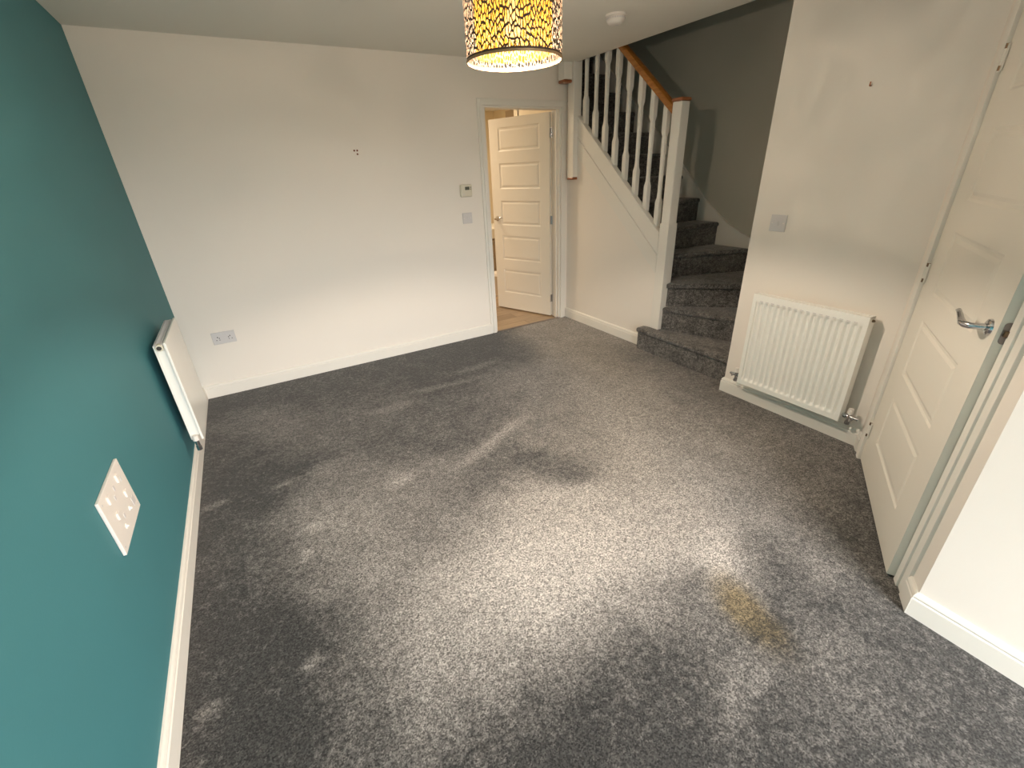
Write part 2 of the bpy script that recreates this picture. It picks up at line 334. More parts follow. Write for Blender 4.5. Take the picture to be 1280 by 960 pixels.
# closet behind angled door: dark void closed off
bm = B(); box(bm, CX+.1, 3.9, -4.3, -4.2, -.02, H); box(bm, 3.9, 4.0, -4.3, YS-.1, -.02, H); box(bm, CX+.1, 4, -4.3, YS-.1, H, H+.05)
struct('wall_cupboard', bm, M['wall'], 'inner walls of the space behind the angled door', 'wall')
bm = B(); box(bm, -.12, WX0, WY-.2, WY, -.02, H); box(bm, WX1, CX+.1, WY-.2, WY, -.02, H)
box(bm, WX0, WX1, WY-.2, WY, -.02, WZ0); box(bm, WX0, WX1, WY-.2, WY, WZ1, H)
struct('wall_front', bm, M['wall'], 'window wall behind the viewer', 'wall')
bm = B()
for a in (WX0, (WX0+WX1)/2-.03, WX1-.06): box(bm, a, a+.06, WY-.16, WY-.09, WZ0, WZ1)
for a in (WZ0, WZ1-.06): box(bm, WX0+.06, WX1-.06, WY-.16, WY-.09, a, a+.06)
struct('window_1', bm, M['gloss'], 'white framed window behind the viewer', 'window')
# ceiling (stops at the stair opening) and its edge
bm = B(); box(bm, 0, X1-.012, WY, 0, H, H+.25); box(bm, X1-.012, XW, .98, 3.2, H, H+.25); box(bm, 0, X1-.012, 0, 3.2, H, H+.25)
struct('ceiling', bm, M['ceil'], 'white plaster ceiling, its edge open to the stairs', 'ceiling')
# stairwell walls
bm = B(); box(bm, XW, XW+.1, YS-.1, 3.2, -.02, TOP); box(bm, X1-.012, XW, 2.4, 2.5, H+.25, TOP)
box(bm, X1-.11, X1-.012, YS, 3.2, H+.25, TOP); box(bm, X1-.11, XW, YS-.1, 3.2, TOP, TOP+.1)
struct('wall_stairwell', bm, M['grey'], 'grey wall rising beside the stairs', 'wall')
# kitchen shell
bm = B(); box(bm, 1.0, 4.4, 3.1, 3.2, -.02, H); box(bm, .9, 1.0, .12, 3.2, -.02, H); box(bm, X1, XW, .88, .98, -.02, H)
box(bm, X1, X1+.02, 0.12, .9, -.02, H); box(bm, XW-.012, XW, .98, 3.1, -.02, H)
struct('wall_kitchen', bm, M['warmwall'], 'cream kitchen walls seen through the doorway', 'wall')

# white plaster panel under the staircase
SL = .856                                                 # pitch of the flight
def ztop(y): return 1.896-SL*(-.164-y)                    # top edge of the outer string
NY0, NY1 = -1.315, -1.225                                 # newel post
bm = B()
prism(bm, [(0, 0), (NY1, 0), (NY1, ztop(NY1)-.3), (0, ztop(0)-.3)], lambda u, v, h: (h, u, v), X1, X1+.05)
struct('wall_under_stairs', bm, M['wall'], 'white triangular plaster panel under the staircase', 'wall')

# skirting boards: moulded profile swept along the wall
def skirting(name, p0, p1, nrm, label, m0=0, m1=0):
    """p0->p1 along the wall face, nrm = into the room; m0/m1 = mitre slopes"""
    p0, p1, nrm = Vector((*p0, 0)), Vector((*p1, 0)), Vector((*nrm, 0)).normalized(); t = (p1-p0).normalized()
    prof = [(0, 0), (.016, 0), (.016, .074), (.0125, .078), (.014, .086), (.011, .094), (.006, .100), (0, .101)]
    bm = B(); ra = [bm.verts.new(p0+nrm*d+Vector((0, 0, h))+t*m0*d) for d, h in prof]
    rb = [bm.verts.new(p1+nrm*d+Vector((0, 0, h))+t*m1*d) for d, h in prof]
    n = len(prof)
    for i in range(n): bm.faces.new((ra[i], ra[(i+1) % n], rb[(i+1) % n], rb[i]))
    bm.faces.new(ra); bm.faces.new(rb)
    o = obj(name, bm, M['gloss']); return tag(o, label, 'skirting board', kind='structure')
AW = .068
skirting('baseboard_left', (0, WY), (0, 0), (1, 0), 'white skirting board along the teal wall', 0, -1)
skirting('baseboard_back', (0, 0), (D0-AW, 0), (0, -1), 'white skirting board along the back wall up to the doorway', 1, 0)
skirting('baseboard_stairs', (X1, -.005), (X1, NY1+.045), (-1, 0), 'white skirting board under the staircase panel')
skirting('baseboard_right', (X2, YS), (X2, YD), (-1, 0), 'white skirting board under the ribbed radiator', -1, -.55)
skirting('baseboard_right_end', (X2, YS), (X2+.10, YS), (0, 1), 'short white skirting return at the foot of the stairs', -1, 0)
a, b = DO, DO+DX*(SO0-AW)
skirting('baseboard_angled_left', (a.x, a.y), (b.x, b.y), (-DY.x, -DY.y), 'sliver of white skirting between the radiator wall and the angled door', .55, 0)
a, b = DO+DX*(SO1+AW), DO+DX*SE
skirting('baseboard_angled_right', (a.x, a.y), (b.x, b.y), (-DY.x, -DY.y), 'short white skirting right of the angled door', 0, .63)
skirting('baseboard_front_right', (e.x, e.y), (CX, WY), (-1, 0), 'white skirting board in the right corner of the view', -.63, 0)

# ------------------------------------------------------------ doors
def architrave(name, w0, w1, top, mx, label, AW=.068):
    """lining + stepped architrave round an opening, local x along wall, local -y = towards the room"""
    bm = B()
    def piece(x0, x1, z0, z1, y0, y1, bev=.003): box(bm, x0, x1, y0, y1, z0, z1, bev, mx=mx)
    # lining
    piece(w0-.002, w0+.024, 0, top-.024, .0015, .122, 0); piece(w1-.024, w1+.002, 0, top-.024, .0015, .122, 0); piece(w0-.002, w1+.002, top-.0235, top+.002, .0015, .122, 0)
    # architrave: flat outer band and raised inner band, legs run up to the head piece
    for x0, x1, y, zt in ((w0-AW, w0-.028, -.012, top-.013+.041), (w1+.028, w1+AW, -.012, top+.028), (w0-.028, w0+.008, -.019, top-.011), (w1-.008, w1+.028, -.019, top-.011)):
        piece(x0, x1, 0, zt-.0005, y, .001, .002)
    piece(w0-AW, w1+AW, top+.028, top+AW-.012, -.012, .001, .002); piece(w0-.028, w1+.028, top-.011, top+.028, -.019, .001, .002)
    # door stops
    piece(w0+.024, w0+.036, 0, top-.024, .030, .066, 0); piece(w1-.036, w1-.024, 0, top-.024, .030, .066, 0)
    o = obj(name, bm, M['gloss']); return tag(o, label, 'door frame', kind='structure')
architrave('trim_1', D0-.026, D1+.008, DH+.012, Matrix.Identity(4), 'white frame and architrave of the open doorway in the back wall', .052)
architrave('trim_2', SO0, SO1, 2.0, mxd, 'white frame and architrave of the angled panelled door')

PAN = [(.19, .455), (.565, .825), (.935, 1.185), (1.30, 1.545), (1.655, 1.87)]
def leaf_mesh(w, h, t, px0, px1):
    """front (y=0, facing -y) with five moulded panels, back at y=t"""
    bm = B()
    def V(x, z, y=0): return bm.verts.new((x, y, z))
    def quad(a, b, c, d): bm.faces.new((a, b, c, d))
    zs = [0]+[z for p in PAN for z in p]+[h]; xs = [0, px0, px1, w]
    grid = [[V(x, z) for z in zs] for x in xs]
    for i in range(3):
        for j in range(len(zs)-1):
            if i == 1 and j % 2 == 1:
                ring = [grid[1][j], grid[2][j], grid[2][j+1], grid[1][j+1]]; x0, x1, z0, z1 = px0, px1, zs[j], zs[j+1]
                for ins, dep in ((.009, .0045), (.020, .005), (.034, .001)):
                    nr = [V(x0+ins, z0+ins, dep), V(x1-ins, z0+ins, dep), V(x1-ins, z1-ins, dep), V(x0+ins, z1-ins, dep)]
                    for k in range(4): quad(ring[k], ring[(k+1) % 4], nr[(k+1) % 4], nr[k])
                    ring = nr
                quad(*ring)
            else: quad(grid[i][j], grid[i+1][j], grid[i+1][j+1], grid[i][j+1])
    # edges and back
    bl, br, tl, tr = V(0, 0, t), V(w, 0, t), V(0, h, t), V(w, h, t)
    quad(bl, br, tr, tl)
    bm.faces.new([bl]+[grid[0][j] for j in range(len(zs))]+[tl]); bm.faces.new([br]+[grid[3][j] for j in range(len(zs))]+[tr])
    bm.faces.new([bl]+[grid[i][0] for i in range(4)]+[br]); bm.faces.new([tl]+[grid[i][-1] for i in range(4)]+[tr])
    return bm
def hinge(parent, x, y, z, flip=1):
    bm = B(); lathe(bm, [(.0065, -.045), (.0065, .045)], 12, c=(x, y, z))
    box(bm, x, x+.022*flip, y-.002, y+.002, z-.042, z+.042)
    hg = obj('hinge', bm, M['gloss'], parent, True)
    bm = B()
    for dz in (-.04, .028): lathe(bm, [(.0075, dz), (.0075, dz+.016)], 12, c=(x, y, z))
    obj('hinge_knuckle', bm, M['brass'], hg, True, 'worn brass knuckle showing through the paint')
def lever(parent, x, z, y, dirn=-1, drop=0):
    bm = B(); lathe(bm, [(.0, y-.010), (.018, y-.010), (.024, y-.007), (.0255, y)], 32, 'y', (x, 0, z))
    hd = obj('door_handle', bm, M['chrome'], parent, True, 'chrome lever handle')
    bm = B(); pts = [(x, y-.008, z), (x, y-.030, z), (x, y-.046, z), (x+dirn*.010, y-.055, z), (x+dirn*.03, y-.057, z), (x+dirn*.055, y-.056, z+.006), (x+dirn*.078, y-.056, z+.016), (x+dirn*.098, y-.055, z+.020), (x+dirn*.116, y-.054, z+.016)]
    tube(bm, pts, [.0105, .010, .010, .010, .0105, (.0085, .009), (.0075, .008), (.007, .0075), (.005, .004)], 16)
    obj('lever', bm, M['chrome'], hd, True)
# kitchen door, opened away
A1 = math.radians(69)
d1 = thing('door_1', 'white five-panel door standing open into the kitchen', 'door', (3.334, .112, .012), math.pi-A1, kind='structure')
# local frame: x from hinge to free edge; room-facing side of the leaf must be local +y -> mirror so panels face it
w1 = .752
bm = leaf_mesh(w1, 1.95, .036, .115, w1-.115)
for v in bm.verts: v.co.y = -v.co.y + .036
obj('door_leaf', bm, M['door'], d1)
for z in (.19, 1.0, 1.78):
    bm = B(); box(bm, -.0025, 0, .004, .034, z-.04, z+.04); lathe(bm, [(.006, -.04), (.006, .04)], 12, c=(-.003, .0, z)); obj('hinge', bm, M['chrome'], d1, True)
bm = B(); lathe(bm, [(.0255, .036), (.024, .043), (.018, .046), (0, .046)], 32, 'y', (w1-.06, 0, 1.0)); hd = obj('door_handle', bm, M['chrome'], d1, True, 'chrome lever handle')
bm = B(); tube(bm, [(w1-.06, .044, 1.0), (w1-.06, .07, 1.0), (w1-.06, .085, 1.0), (w1-.07, .092, 1.0), (w1-.10, .094, 1.002), (w1-.13, .094, 1.010), (w1-.155, .093, 1.016), (w1-.172, .092, 1.012)], [.01, .01, .01, .010, .009, .008, .007, .004], 14)
obj('lever', bm, M['chrome'], hd, True)
# angled door, just off the latch
p = DO+DX*.150-DY*.006
W2 = .858
d2 = thing('door_2', 'white five-panel door in the angled wall, standing just off its latch, with chrome lever', 'door', (p.x, p.y, .012), ANG-math.radians(2.4), kind='structure')
bm = leaf_mesh(W2, 1.968, .042, .165, W2-.165)
obj('door_leaf', bm, M['door'], d2)
for z in (.175, .99, 1.775): hinge(d2, -.004, -.004, z)
lever(d2, W2-.055, .99, 0, -1)
bm = B()
prism(bm, [(.021-.011+.011*math.cos(a)*1, z) for a, z in ()] or [(.021+.011*math.cos(t), .99+(.022 if math.sin(t) > 0 else -.022)+.011*math.sin(t)) for t in [2*math.pi*k/24+.01 for k in range(24)]], lambda u, v, h: (h, u, v), W2-.001, W2+.002)
lp = obj('latch_plate', bm, M['metal_grey'], d2, label='oval metal latch plate on the door edge')
bm = B(); box(bm, W2+.001, W2+.010, .014, .028, .981, .999, .002); obj('latch_bolt', bm, M['brass'], lp)

# ------------------------------------------------------------ staircase
st = thing('staircase', 'winding staircase with dark grey carpeted steps and white balustrade', 'staircase', (X1, NY0, 0))
inv = Matrix.Translation((-X1, -NY0, 0))
def sobj(name, bm, m, parent=None, smooth=False, label=None):
    for v in bm.verts: v.co = inv @ v.co
    return obj(name, bm, m, parent or st, smooth, label)
RISE = .197
NX = X1+.095                                # inner side of the newel
# nosing lines (newel side, wall side)
nos = [((3.345, -1.165), (3.345, YS+.003)), ((X1+.012, NY0-.004), (3.75, YS+.003)), ((X1+.035, NY0-.004), (4.33, YS+.003)), ((NX, -1.13), (XW-.022, -1.455)), ((NX, -1.0), (XW-.022, -1.11))]
for k in range(8): nos.append(((X1+.04, -.87+.23*k), (XW-.022, -.87+.23*k)))
corner = (XW-.022, YS+.003)
def step_poly(i):
    a, b = nos[i]
    if i+1 < len(nos): c, d = nos[i+1]
    else: c, d = (a[0], a[1]+.12), (b[0], b[1]+.12)
    if i == 0:
        return [(3.345, NY1+.075), (3.345, YS+.003), (d[0]+.05, YS+.003), (3.62, NY0-.004), (X1+.095, NY0-.004), (X1-.001, NY0-.004), (X1-.001, NY1+.075)]
    if i == 1: return [a, b, (4.34, YS+.003), (3.66, NY0-.02), (3.60, NY0-.004)]
    if i == 2: return [a, b, corner, (XW-.022, -1.43), (3.60, -1.10), (NX, -1.12), (NX, NY0-.004)]
    dy = .05
    return [a, b, (d[0], d[1]+dy), (c[0], c[1]+dy)]
for i in range(len(nos)):
    z1 = RISE*(i+1); z0 = RISE*i if i < 4 else RISE*(i-1)+.05
    pl = step_poly(i); bm = B()
    prism(bm, pl, lambda u, v, h: (u, v, h), z1-.042, z1, .019, 4)
    a, b = Vector(pl[0]), Vector(pl[1]); t = (b-a).normalized(); nrm = Vector((-t.y, t.x))
    cen = sum((Vector(q) for q in pl), Vector((0, 0)))/len(pl)
    if (cen-a).dot(nrm) < 0: nrm = -nrm
    q2 = [Vector(q) for q in pl]; q2[0] = q2[0]+nrm*.022; q2[1] = q2[1]+nrm*.022
    if i == 0:
        q2[0].y -= .012; q2[-1].y -= .012
    prism(bm, [tuple(q) for q in q2], lambda u, v, h: (u, v, h), z0+.001 if i == 0 else z0, z1-.02)
    sobj('step', bm, M['stair_carpet'], smooth=True)
# outer string: board with routed line
bm = B(); ya, yb = NY1, .0
def strip(ya, yb, lo, hi, x0, x1, bev=0):
    prism(bm, [(ya, ztop(ya)-lo), (yb, ztop(yb)-lo), (yb, ztop(yb)-hi), (ya, ztop(ya)-hi)], lambda u, v, h: (h, u, v), x0, x1, bev)
strip(ya, yb, 0, .030, X1-.012, X1+.042, .004)
strip(ya, yb, .028, .165, X1-.006, X1+.04)
strip(ya, yb, .169, .176, X1-.010, X1+.04, .002)
strip(ya, yb, .180, .32, X1-.006, X1+.04)
ost = sobj('outer_string', bm, M['gloss'])
# wall string: curved white skirting following the winders
pts = [(-.597, 1.474), (-.75, 1.328), (-.901, 1.178), (-1.05, 1.066), (-1.191, .972), (-1.322, .908), (-1.46, .862), (-1.75, .80), (YS+.003, .76)]
top = [(.98, 1.474+(.98+.597)*SL)]+pts
low = [(y, z-.42) for y, z in reversed(top)]
bm = B(); prism(bm, top+low, lambda u, v, h: (h, u, v), XW-.022, XW-.002)
bm2 = bm
for (ya_, za), (yb_, zb) in zip(top, top[1:]):
    prism(bm, [(ya_, za-.012), (yb_, zb-.012), (yb_, zb+.004), (ya_, za+.004)], lambda u, v, h: (h, u, v), XW-.028, XW-.001)
sobj('wall_string', bm, M['gloss'], label='white skirting curving up the grey stairwell wall')
# newel post
bm = B(); box(bm, X1-.004, X1+.092, NY0, NY1, .0, 1.06, .003); box(bm, X1, X1+.088, NY0+.004, NY1-.004, 1.055, 1.88, .008)
nw = sobj('newel_post', bm, M['gloss'])
bm = B()
prism(bm, [(X1-.006, NY0-.002), (X1+.094, NY0-.002), (X1+.094, NY1+.002), (X1-.006, NY1+.002)], lambda u, v, h: (u, v, h), 1.88, 1.902, .007, 2)
sobj('newel_cap', bm, M['cap'], nw, label='reddish brown wooden cap')
# handrail
XB = X1+.036
def rail_z(y): return 1.80+.838*(y+1.215)
bm = B(); prof = [(-.028, -.030), (.028, -.030), (.030, -.012), (.033, .008), (.030, .022), (.018, .031), (0, .034), (-.018, .031), (-.030, .022), (-.033, .008), (-.030, -.012)]
r0, r1 = [], []
for u, v in prof:
    for ring, y in ((r0, NY1-.001), (r1, -.17)): ring.append(bm.verts.new((XB+u, y, rail_z(y)+.045+v)))
for k in range(len(prof)): bm.faces.new((r0[k], r0[(k+1) % len(prof)], r1[(k+1) % len(prof)], r1[k]))
bm.faces.new(r0); bm.faces.new(r1)
sobj('handrail', bm, M['oak'], smooth=True, label='varnished orange-brown wooden handrail')
# balusters
def baluster_mesh(y):
    zb, zt = ztop(y)-.008, rail_z(y)+.020; bm = B(); L_ = zt-zb
    q = .0205; s = .0155; stations = [(0, q, 0), (.17, q, 0), (.205, s+.001, 1), (.25, s-.001, 1), (.5*L_, s, 1), (L_-.25, s+.002, 1), (L_-.205, s+.001, 1), (L_-.17, q, 0), (L_, q, 0)]
    rings = []
    for h, r, ch in stations:
        c = r*.42 if ch else r*.08
        pr = [(r, r-c), (r-c, r), (-r+c, r), (-r, r-c), (-r, -r+c), (-r+c, -r), (r-c, -r), (r, -r+c)]
        rings.append([bm.verts.new((u, v, zb+h + (v*SL if h == 0 else (v*.838 if h == L_ else 0)))) for u, v in pr])
    for a, b in zip(rings, rings[1:]):
        for k in range(8): bm.faces.new((a[k], a[(k+1) % 8], b[(k+1) % 8], b[k]))
    bm.faces.new(rings[0][::-1]); bm.faces.new(rings[-1])
    for v in bm.verts: v.co += Vector((XB, y, 0))
    return bm
for k in range(8):
    sobj('baluster', baluster_mesh(-.212-.1345*k), M['gloss'])
# upper end post of the balustrade, hanging below the string
bm = B(); box(bm, X1-.052, X1+.035, -.150, -.062, 1.405, H+.02, .003)
dp = sobj('newel_drop', bm, M['gloss'], label='white post hanging past the string to a wooden end')
bm = B(); box(bm, X1-.054, X1+.037, -.152, -.060, 1.383, 1.405, .007); sobj('newel_cap', bm, M['cap'], dp, label='reddish brown wooden end')

# short post end hanging from the ceiling above the doorway
ld = thing('newel_post', 'short white post end with brown wooden tip hanging from the ceiling over the doorway corner', 'post', (3.345, -.085, H))
bm = B(); box(bm, -.043, .043, -.043, .043, -.128, -.0005, .003); obj('post', bm, M['gloss'], ld)
bm = B(); box(bm, -.045, .045, -.045, .045, -.152, -.128, .009); obj('newel_cap', bm, M['cap'], ld)

# ------------------------------------------------------------ radiators (local: x along wall, -y into room, origin on the wall at floor)
def pipe_valve(parent, x, z, y, side, bulky):
    """valve body next to the radiator's lower corner, tail pipe down"""
    bm = B()
    tube(bm, [(x-side*.035, y, z), (x+side*.012, y, z)], .009, 14)
    tube(bm, [(x-side*.028, y, z), (x-side*.014, y, z)], .014, 6)
    tube(bm, [(x, y, z-.045), (x, y, z+.018)], .010, 14)
    tube(bm, [(x, y, z-.046), (x, y, z-.028)], .014, 6)
    if bulky: tube(bm, [(x, y, z), (x+side*.045, y, z)], [.010, .008], 14); tube(bm, [(x+side*.02, y-.022, z-.004), (x+side*.02, y+.02, z-.004)], .006, 10)
    v = obj('valve', bm, M['chrome'], parent, True, 'chrome valve')
    bm = B(); tube(bm, [(x, y, z+.018), (x, y, z+.048)], [.014, .0125], 20); obj('valve_cap', bm, M['plastic'], v, True)
    bm = B(); tube(bm, [(x, y+.004, z-.034), (x, -.001, z-.034)], .0075, 12); obj('pipe', bm, M['chrome'], v, True)
def ribbed_radiator():
    W, Hh = .622, .60; z0 = .150; yf = -.100
    t = thing('radiator', 'white ribbed panel radiator low on the right-hand wall beside the stairs', 'radiator', (X2, -2.275, 0), -math.pi/2)
    nf = 17; bm = B(); N = nf*10; mz = 44
    def prof(u):
        ph = (u*nf) % 1.0; return .5-.5*math.cos(2*math.pi*ph)
    def dep(u, v):
        x, z = u*W, v*Hh
        if x < .022 or x > W-.022: return 0
        uu = (x-.022)/(W-.044); f = min(1, max(0, (z-.030)/.02), max(0, (Hh-.042-z)/.02))
        f = min(max(0, (z-.030)/.02), max(0, (Hh-.042-z)/.02), 1)
        return (1-prof(uu)**1.2)*.014*f
    vs = [z/Hh for z in ([0, .012, .024, .03, .035, .04, .045, .05]+[.05+(Hh-.112)*k/10 for k in range(1, 11)]+[Hh-.057, Hh-.052, Hh-.047, Hh-.042, Hh-.03, Hh-.012, Hh])]
    g = [[bm.verts.new((W*i/N, yf+dep(i/N, v), z0+v*Hh)) for v in vs] for i in range(N+1)]
    for i in range(N):
        for j in range(len(vs)-1): bm.faces.new((g[i][j], g[i+1][j], g[i+1][j+1], g[i][j+1]))
    # returned edges of the pressed panel
    bk = yf+.012
    lo = [g[i][0] for i in range(N+1)]; hi = [g[i][-1] for i in range(N+1)]
    for row in (lo, hi, g[0], g[-1]):
        b_ = [bm.verts.new((v.co.x, bk, v.co.z)) for v in row]
        for k in range(len(row)-1): bm.faces.new((row[k], row[k+1], b_[k+1], b_[k]))
    front = obj('front_panel', bm, M['rad'], t, True)
    bm = B()
    for k in range(1, nf):
        x = .022+(W-.044)*k/nf; box(bm, x-.009, x+.009, yf-.0008, yf+.003, z0+Hh-.040, z0+Hh-.036)
    obj('press_mark', bm, M['plate'], front)['kind'] = 'stuff'
    bm = B(); box(bm, .006, W-.006, yf+.012, yf+.024, z0+.004, z0+Hh-.006); box(bm, .006, W-.006, -.052, -.040, z0+.004, z0+Hh-.006)
    obj('back_panel', bm, M['rad'], t)
    bm = B()
    for k in range(31):
        x = .02+(W-.04)*k/30; box(bm, x-.001, x+.001, yf+.024, -.052, z0+.05, z0+Hh-.03)
    obj('convector_fins', bm, M['rad'], t)
    bm = B(); zt = z0+Hh-.008
    for k in range(32): x = .004+(W-.008)*k/31; box(bm, x-.004, x+.004, yf+.012, -.044, zt, zt+.006)
    for y in (yf+.012, -.072, -.050): box(bm, .003, W-.003, y, y+.006, zt+.001, zt+.007)
    obj('top_grille', bm, M['rad'], t)
    for x in (.0, W-.004): 
        bm = B(); box(bm, x, x+.004, yf+.012, -.040, z0+.02, zt+.006, .001); obj('side_panel', bm, M['rad'], t)
    for x in (.12, W-.12):
        bm = B(); box(bm, x-.02, x+.02, -.040, -.0005, z0+.30, z0+.40); obj('wall_bracket', bm, M['rad'], t)
    bm = B(); lathe(bm, [(.007, W+.0), (.007, W+.006), (.004, W+.012)], 14, 'x', (0, -.068, zt-.014)); obj('bleed_plug', bm, M['brass'], t, True, 'small brass bleed plug')
    pipe_valve(t, -.032, z0+.035, -.066, -1, True); pipe_valve(t, W+.034, z0+.035, -.066, 1, True)
ribbed_radiator()
def flat_radiator():
    W, Hh = .53, .56; z0 = .236; yf = -.096
    # local x runs towards the back wall; near end at y=-1.185
    t = thing('radiator', 'flat-fronted white radiator low on the teal wall near the corner', 'radiator', (0, -1.185, 0), math.pi/2)
    bm = B(); box(bm, 0, W, yf, yf+.012, z0, z0+Hh, .003); obj('front_panel', bm, M['rad'], t)
    bm = B(); box(bm, .006, W-.006, -.050, -.040, z0+.01, z0+Hh-.01); obj('back_panel', bm, M['rad'], t)
    bm = B()
    for k in range(27):
        x = .02+(W-.04)*k/26; box(bm, x-.001, x+.001, yf+.012, -.050, z0+.05, z0+Hh-.03)
    obj('convector_fins', bm, M['rad'], t)
    zt = z0+Hh-.012; bm = B()
    for k in range(28): x = .008+(W-.016)*k/27; box(bm, x-.003, x+.003, yf+.010, -.044, zt, zt+.005)
    for y in (-.074, -.052): box(bm, .006, W-.006, y, y+.005, zt+.001, zt+.006)
    obj('top_grille', bm, M['plate'], t, label='grey slatted grille')
    for x in (.010, W-.014):
        bm = B(); box(bm, x, x+.004, yf+.011, -.040, z0+.03, zt-.028, .001); obj('side_panel', bm, M['rad'], t, label='plain white end panel')
    bm = B(); lathe(bm, [(.016, -.004), (.0175, 0), (.0175, .03)], 24, 'x', (0, -.064, zt-.010)); bp = obj('end_plug', bm, M['cream'], t, True)
    bm = B(); lathe(bm, [(.0105, -.006), (.0105, 0)], 20, 'x', (0, -.064, zt-.010)); obj('bleed_valve', bm, M['dark'], bp, True)
    for x in (.25, W-.12):
        bm = B(); box(bm, x-.01, x+.01, -.042, -.0005, z0+.34, z0+.40); obj('wall_bracket', bm, M['rad'], t)
    for x, s in ((-.008, -1), (W+.02, 1)):
        bm = B(); zv = z0-.012; y = -.062
        tube(bm, [(x+(.03 if s < 0 else -.03), y, zv+.03), (x, y, zv+.03)], .008, 14)
        tube(bm, [(x, y, zv-.040), (x, y, zv-.016)], .013, 8); tube(bm, [(x, y, zv-.02), (x, y, zv+.022)], .0105, 16)
        v = obj('valve', bm, M['chrome'], t, True, 'chrome valve')
        bm = B(); tube(bm, [(x, y, zv+.02), (x, y, zv+.048)], [.0155, .0135], 20); obj('valve_cap', bm, M['plastic'], v, True)
flat_radiator()

# ------------------------------------------------------------ electrical fittings (local x right, z up, -y into the room, origin at plate centre)
def plate(w, h, parent, m, d=.009):
    bm = B(); box(bm, -w/2, w/2, -d, -.0005, -h/2, h/2, .0022, 3); return obj('face_plate', bm, m, parent)
def screws(parent, m, pts, d=.009):
    for x, z in pts:
        bm = B(); lathe(bm, [(.0036, -d-.0006), (.0036, -d+.002)], 12, 'y', (x, 0, z)); obj('screw', bm, m, parent, True)
# back wall double socket
t = thing('double_socket', 'pale grey double wall socket low on the back wall near the teal corner', 'socket', (.248, 0, .45))
fp = plate(.152, .090, t, M['plate'])
for sx in (-1, 1):
    bm = B()
    box(bm, sx*.040-.003, sx*.040+.003, -.0095, -.0085, .004, .012); box(bm, sx*.040-.013, sx*.040-.007, -.0095, -.0085, -.016, -.011); box(bm, sx*.040+.007, sx*.040+.013, -.0095, -.0085, -.016, -.011)
    obj('pin_slots', bm, M['slot'], fp)
    bm = B(); box(bm, sx*.018-.006, sx*.018+.006, -.013, -.008, .018, .036, .001); obj('rocker', bm, M['plate'], fp)
screws(fp, M['slot'], [(-.030, .0), (.030, .0)])
# light switches
def light_switch(loc, rot, s, label, group=None):
    t = thing('light_switch', label, 'light switch', loc, rot, group); fp = plate(s, s, t, M['plate'])
    bm = B(); box(bm, -.006, .006, -.0135, -.008, -.012, .012, .0015, mx=Matrix.Rotation(.10, 4, 'X')); obj('rocker', bm, M['plate'], fp)
    screws(fp, M['plastic'], [(-s*.36, 0), (s*.36, 0)])
light_switch((2.335, 0, 1.120), 0, .090, 'small square light switch below the thermostat, left of the doorway')
light_switch((X2, -2.277, 1.149), -math.pi/2, .092, 'square light switch on the right-hand wall above the ribbed radiator')
# thermostat
t = thing('thermostat', 'cream room thermostat with small grey display, left of the doorway', 'thermostat', (2.338, 0, 1.345))
bm = B(); box(bm, -.056, .056, -.028, -.0005, -.050, .050, .012, 4); bd = obj('casing', bm, M['cream'], t, True)
bm = B(); box(bm, -.014, .028, -.0290, -.027, .006, .032, .001); obj('display', bm, M['lcd'], bd)
for z in (.026, .012):
    bm = B(); box(bm, .036, .044, -.0295, -.027, z-.004, z+.004, .001); obj('button', bm, M['dark'], bd)
bm = B(); box(bm, -.040, -.016, -.0283, -.0275, -.030, -.026); obj('badge', bm, M['plate'], bd)
# big media plate on the teal wall
t = thing('media_socket', 'large white combined media socket plate low on the teal wall', 'socket', (0, -2.247, .590), math.pi/2)
PW, PH = .268, .198
fp = plate(PW, PH, t, M['plastic'], .010)
for sx in (-1, 1):
    for sz in (-1, 1):
        screws(fp, M['plate'], [(sx*.118, sz*.080)], .010)
def sock(cx, cz):
    bm = B()
    box(bm, cx-.004, cx+.004, -.0105, -.0095, cz+.005, cz+.016); box(bm, cx-.018, cx-.008, -.0105, -.0095, cz-.018, cz-.012); box(bm, cx+.008, cx+.018, -.0105, -.0095, cz-.018, cz-.012)
    o = obj('pin_slots', bm, M['slot'], fp)
for cx in (-.070, .055):
    bm = B(); box(bm, cx-.009, cx+.009, -.016, -.009, .052, .080, .002, mx=Matrix.Identity(4)); obj('rocker', bm, M['plastic'], fp)
for cx in (-.062, .064):
    bm = B(); box(bm, cx-.010, cx+.010, -.0155, -.009, -.012, .012, .002); obj('rocker', bm, M['plastic'], fp)
for cx, cz in ((-.020, .040), (-.020, -.030), (.005, .060), (.085, .045)):
    bm = B(); box(bm, cx-.006, cx+.006, -.0118, -.0095, cz-.008, cz+.008, .0015); obj('socket_cover', bm, M['plate'], fp)
bm = B(); lathe(bm, [(.0, -.017), (.003, -.017), (.0045, -.013), (.008, -.0125), (.009, -.0095)], 20, 'y', (.040, 0, -.045)); obj('aerial_socket', bm, M['rad'], fp, True)
bm = B(); lathe(bm, [(.0, -.017), (.003, -.017), (.0045, -.013), (.008, -.0125), (.009, -.0095)], 20, 'y', (-.045, 0, -.055)); obj('aerial_socket', bm, M['rad'], fp, True)
bm = B(); box(bm, .082, .112, -.0115, -.0095, -.064, -.036, .002); obj('data_socket', bm, M['plate'], fp)
